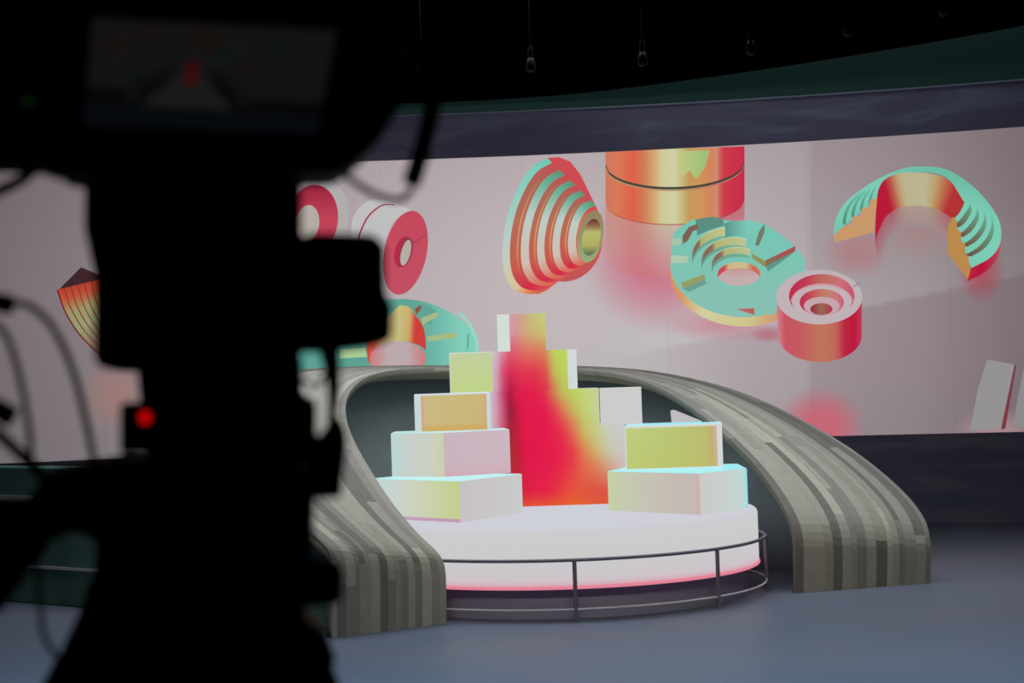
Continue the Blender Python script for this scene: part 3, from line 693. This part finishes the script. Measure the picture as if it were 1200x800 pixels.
# ------------------------------------------------------------------ low wall beside the arch
def low_wall(name, label, xa, ya, xb, yb, h, stripes):
    p0, p1 = at_floor(xa, ya), at_floor(xb, yb); d = (p1-p0).normalized(); nrm = Vector((-d.y, d.x, 0))
    if nrm.y < 0: nrm = -nrm
    t = thing(name, label, 'wall', (p0+p1)/2)
    from_bm('panel', prism_bm([p0, p1, p1+nrm*.18, p0+nrm*.18], (0, 0, h), .01, 1), M_GREEN, t)
    for (z, r) in stripes:
        q = nrm*-.012
        from_bm('pinstripe', prism_bm([p0+q+Vector((0, 0, z)), p1+q+Vector((0, 0, z)), p1+nrm*.0+Vector((0, 0, z)), p0+nrm*.0+Vector((0, 0, z))], (0, 0, r)), mat_plain('pale_steel', (176, 180, 190), 0.4, 0.5), t)
    return t
low_wall('low_wall', 'long low dark green wall with pale pinstripes behind the camera tripod', -420, 668, 225, 723, 1.03, ((.775, .04), (.27, .022)))
low_wall('low_wall', 'short dark green plinth between the camera and the arch foot', 300, 731, 384, 737.5, .26, ((.23, .015),))

# ------------------------------------------------------------------ pendants under the ceiling
M_BULB = mat_plain('smoked_bulb', (30, 30, 30), 0.5, 0.1); M_CORD = mat_plain('black_cord', (16, 16, 16), 0.8, 0.1)
pend = [('just above the camera viewfinder handle', 494, 76, 12.0), ('second from the camera along the row', 622, 76, 12.0), ('above the copper cylinder picture', 753, 69, 11.9), ('above the teal stepped disc picture', 880, 56, 11.7), ('second from the far end of the row', 994, 34, 11.4), ('at the far end of the row', 1106, 10, 11.1)]
for where, x, y, Y in pend:
    q = at(x, y, Y)
    t = thing('pendant_bulb', 'dim bulb hanging on a cord '+where, 'lamp', (q.x, q.y, q.z), 'pendant bulbs under the black ceiling')
    from_bm('cord', tube_bm([(q.x, q.y, q.z+.12), (q.x, q.y, 4.42)], .007, 6), M_CORD, t)
    from_bm('socket', lathe_bm([(0, q.z+.13), (.014, q.z+.13), (.02, q.z+.10), (.02, q.z+.05), (0, q.z+.05)], (q.x, q.y), 12), M_CORD, t)
    from_bm('bulb', lathe_bm([(0, q.z+.055), (.018, q.z+.05), (.03, q.z+.02), (.036, q.z-.01), (.03, q.z-.035), (.016, q.z-.048), (0, q.z-.052)], (q.x, q.y), 14), M_BULB, t, True)

# ------------------------------------------------------------------ studio camera in front, out of focus
YC = 2.2
AIM = ray(235, 400); AIM = AIM/AIM.y; AIM.z = 0.0    # the camera looks a little away from the viewer's own line
def cam_prism(name, px, Y, depth, mat, parent, bev=.006, seg=2):
    return from_bm(name, prism_bm([at(x, y, Y) for x, y in px], AIM*depth, bev, seg), mat, parent)
def cam_tube(name, px, r, mat, parent, n=26):
    pts = catmull([at(*q) for q in px], n)
    if isinstance(r, tuple): r = [r[0]+(r[1]-r[0])*i/n for i in range(n+1)]
    return from_bm(name, tube_bm(pts, r, 10), mat, parent, True)
g0 = at(230, 560, YC+.15)
CAMR = thing('studio_camera', 'black broadcast studio camera seen from behind with viewfinder and red tally light', 'camera', g0)
cam_prism('body', [(99, 197), (354, 197), (354, 422), (160, 433), (122, 433), (110, 425), (110, 322), (98, 266)], YC, .34, M_CAM, CAMR, .008)
cam_prism('rear_panel', [(130, 240), (330, 240), (330, 400), (130, 405)], YC-.012, .014, M_RUB, CAMR, .004, 1)
cam_prism('lower_body', [(159, 425), (355, 418), (355, 462), (371, 468), (372, 548), (170, 538)], YC+.02, .3, M_CAM, CAMR)
cam_prism('intercom_box', [(140, 472), (330, 470), (330, 532), (140, 532)], YC-.03, .12, M_CAM, CAMR, .005)
q = at(170, 489, YC-.036)
bm = bmesh.new(); bmesh.ops.create_uvsphere(bm, u_segments=20, v_segments=12, radius=.0066, matrix=Matrix.Translation(q) @ Matrix.Diagonal((1, .7, 1.15, 1)))
tag(from_bm('tally_light', bm, mat_emit('red_tally', (206, 6, 8), 1.0), CAMR, True), 'glowing red tally light')
cam_prism('side_handle', [(340, 281), (368, 272), (438, 274), (452, 287), (453, 346), (461, 354), (460, 397), (446, 404), (390, 411), (340, 411)], YC-.02, .12, M_CAM, CAMR, .007)
cam_prism('connector', [(358, 516), (374, 512), (387, 496), (393, 484), (404, 498), (408, 515), (404, 547), (400, 583), (358, 586)], YC+.0, .026, M_RUB, CAMR, .004)
# rows of controls on the rear panel
for r_ in range(3):
    for c_ in range(4):
        q = at(165+c_*38, 285+r_*42, YC-.014)
        bm = tube_bm([q, q+Vector((0, -.008, 0))], .011, 14); from_bm('socket', bm, M_RUB, CAMR)
# viewfinder monitor
VF = cam_prism('viewfinder', [(58, -34), (474, -14), (471, 120), (456, 150), (433, 178), (402, 201), (100, 206), (62, 200)], YC-.10, .16, M_CAM, CAMR, .010)
def vf_part(name, px, Y, depth, mat, bev=0.0):
    o = from_bm(name, prism_bm([at(x, y, Y) for x, y in px], AIM*depth, bev, 1), mat)
    o.parent = VF; return o
DQ = [(109, 13), (396, 28), (371, 157), (97, 147)]
def dq(u, v):
    a = (DQ[0][0]+(DQ[1][0]-DQ[0][0])*u, DQ[0][1]+(DQ[1][1]-DQ[0][1])*u); b = (DQ[3][0]+(DQ[2][0]-DQ[3][0])*u, DQ[3][1]+(DQ[2][1]-DQ[3][1])*u)
    return (a[0]+(b[0]-a[0])*v, a[1]+(b[1]-a[1])*v)
vs, fs, cs = [], [], []
nu, nv = 60, 40
def disp(u, v):
    c = (23, 22, 23)
    for (cx, cy, rx, ry, col) in [(.10, .28, .04, .12, (26, 20, 18)), (.22, .16, .03, .1, (26, 17, 17)), (.47, .2, .07, .1, (27, 19, 16)), (.57, .32, .06, .09, (17, 25, 21)), (.78, .24, .06, .1, (18, 23, 21)), (.64, .43, .03, .06, (27, 17, 18)), (.2, .55, .08, .07, (17, 23, 21))]:
        if ((u-cx)/rx)**2+((v-cy)/ry)**2 < 1: c = col
    if v > .66+.06*u: c = (6, 7, 9)
    if v > .82+.02*u: c = (8, 11, 15)
    if ((u-.43)/.28)**2+((v-.80)/.36)**2 < 1 and v < .80: c = (15, 16, 15)
    if ((u-.43)/.21)**2+((v-.80)/.28)**2 < 1 and v < .80: c = (5, 7, 8)
    if .46 < v < .82 and abs(u-.43) < .03+.14*(v-.46)/.3: c = (28, 29, 29)
    if abs(u-.43) < .15 and .68 < v < .79: c = (29, 29, 31)
    if abs(u-.43) < .028 and .42 < v < .62: c = (66, 9, 13)
    return c
for j in range(nv+1):
    for i in range(nu+1):
        x, y = dq(i/nu, j/nv); vs.append(at(x, y, YC-.106)); cs.append(tuple(.86*q for q in disp(i/nu, j/nv)))
for j in range(nv):
    for i in range(nu): k = j*(nu+1)+i; fs.append((k, k+1, k+nu+2, k+nu+1))
m0 = len(vs)
for x, y in DQ: vs.append(at(x, y, YC-.1005)); cs.append((4, 4, 4))
ci = [0, nu, nv*(nu+1)+nu, nv*(nu+1)]
for k in range(4): fs.append((ci[k], m0+k, m0+(k+1) % 4, ci[(k+1) % 4]))
me = bpy.data.meshes.new('display'); me.from_pydata(vs, [], fs); paint(me, cs)
o = link('display', me, M_LED); o.parent = VF; o['label'] = 'dim viewfinder picture of the stage'
for k in range(4):                                  # hood around the display
    A, B = DQ[k], DQ[(k+1) % 4]; cx, cy = 243, 86
    def outp(q, s): return (cx+(q[0]-cx)*s, cy+(q[1]-cy)*s)
    vf_part('hood_side', [outp(A, 1.02), outp(B, 1.02), outp(B, 1.07), outp(A, 1.07)], YC-.15, .052, M_RUB)
cam_prism('hood_wing', [(-90, -60), (66, -50), (66, 203), (48, 195), (28, 192), (-90, 190)], YC-.06, .10, M_CAM, CAMR, .006)
q = at(33, 118, YC-.066)
bm = bmesh.new(); bmesh.ops.create_uvsphere(bm, u_segments=14, v_segments=8, radius=.006, matrix=Matrix.Translation(q))
tag(from_bm('status_light', bm, mat_emit('dim_green', (3, 26, 7), 1.0), CAMR, True), 'faint green status light')
cam_prism('neck', [(180, 170), (300, 170), (300, 215), (180, 215)], YC+.0, .12, M_CAM, CAMR)
cam_tube('monitor_handle', [(440, 20, YC+.02), (490, 60, YC+.02), (507, 110, YC+.02), (497, 165, YC+.02), (482, 216, YC+.02)], .0120, M_CAM, CAMR)
cam_tube('cable', [(392, 196, YC), (408, 208, YC), (436, 226, YC+.01), (464, 234, YC+.02), (480, 226, YC+.02), (486, 208, YC+.02)], .0042, M_RUB, CAMR)
cam_tube('cable', [(-30, 238, YC), (0, 223, YC), (24, 211, YC), (44, 193, YC), (54, 165, YC)], .0072, M_RUB, CAMR)
cam_tube('cable', [(384, 400, YC+.02), (389, 430, YC+.03), (391, 460, YC+.03), (388, 500, YC+.03)], (.014, .005), M_RUB, CAMR)
cam_tube('cable', [(346, 440, YC+.04), (368, 452, YC+.05), (380, 440, YC+.05), (386, 405, YC+.04)], .003, M_RUB, CAMR)
cam_tube('cable', [(340, 505, YC-.02), (352, 500, YC-.02), (364, 505, YC-.02), (372, 530, YC-.02)], .006, M_RUB, CAMR)
# lens on the far side
def lens_ring(r, y0, y1, name):
    q0 = at(230, 330, YC); a, b = q0+AIM*y0, q0+AIM*y1
    from_bm(name, tube_bm([a, b], r, 28), M_CAM, CAMR)
lens_ring(.075, .33, .52, 'lens_barrel'); lens_ring(.085, .52, .60, 'lens_hood')

# tripod with pan bars
gz = at(230, 690, YC+.15)
TRI = thing('camera_tripod', 'black heavy tripod and pan head carrying the studio camera', 'tripod', (gz.x, gz.y, 0))
cam_prism('pan_head', [(46, 556), (105, 546), (140, 539), (366, 552), (369, 590), (366, 656), (360, 690), (108, 690), (112, 634), (86, 622), (62, 636), (44, 610)], YC+.03, .22, M_CAM, TRI, .006)
cam_prism('side_lever', [(350, 664), (360, 658), (397, 660), (403, 669), (402, 702), (393, 709), (350, 711)], YC+.02, .06, M_RUB, TRI, .004)
cam_prism('bowl', [(104, 680), (358, 680), (358, 726), (383, 742), (396, 778), (56, 796), (94, 712)], YC+.04, .2, M_CAM, TRI, .006)
cam_prism('pan_bar_clamp', [(-60, 588), (28, 586), (50, 560), (70, 600), (52, 650), (38, 664), (2, 716), (-60, 735)], YC-.02, .06, M_CAM, TRI, .005)
cam_tube('pan_bar', [(-40, 478, YC-.04), (0, 510, YC-.04), (44, 552, YC-.02), (70, 585, YC+.02)], .0075, M_CAM, TRI)
cam_tube('pan_bar_grip', [(-40, 470, YC-.04), (-6, 478, YC-.04), (15, 490, YC-.03)], .0135, M_RUB, TRI)
cam_tube('zoom_grip', [(-40, 352, YC-.04), (-5, 354, YC-.03), (14, 358, YC-.02)], .0125, M_RUB, TRI)
cam_tube('cable', [(8, 356, YC-.02), (34, 358, YC-.02), (62, 384, YC-.02), (86, 436, YC-.01), (100, 490, YC), (112, 550, YC+.02)], .0046, M_RUB, TRI)
cam_tube('cable', [(-20, 372, YC-.02), (4, 388, YC-.02), (20, 430, YC-.02), (33, 495, YC-.02), (37, 552, YC)], .0042, M_RUB, TRI)
cam_tube('cable', [(44, 640, YC), (46, 690, YC), (50, 738, YC), (64, 766, YC+.02), (90, 785, YC+.05)], .0036, M_RUB, TRI)
M_LEG = M_CAM
hub_z = gz.z
for (x, y, hx, hy) in ((-0.98, 2.05, -.075, .10), (0.34, 2.10, .055, .10), (-.5, 3.15, 0, .22)):
    top = Vector((gz.x+hx, YC+hy, hub_z-.02)); foot = Vector((x, y, 0.02))
    from_bm('leg', tube_bm([top, top.lerp(foot, .5), foot], [.055, .045, .028], 12), M_LEG, TRI)
    from_bm('foot', lathe_bm([(0, 0), (.05, 0), (.05, .02), (.02, .06), (0, .06)], (foot.x, foot.y), 14), M_RUB, TRI)
cam_prism('mid_column', [(150, 760), (380, 750), (408, 830), (392, 900), (120, 900), (142, 800)], YC+.05, .16, M_CAM, TRI, .006)
cam_prism('leg_brace', [(60, 780), (128, 780), (128, 830), (30, 838)], YC+.05, .08, M_CAM, TRI, .004)
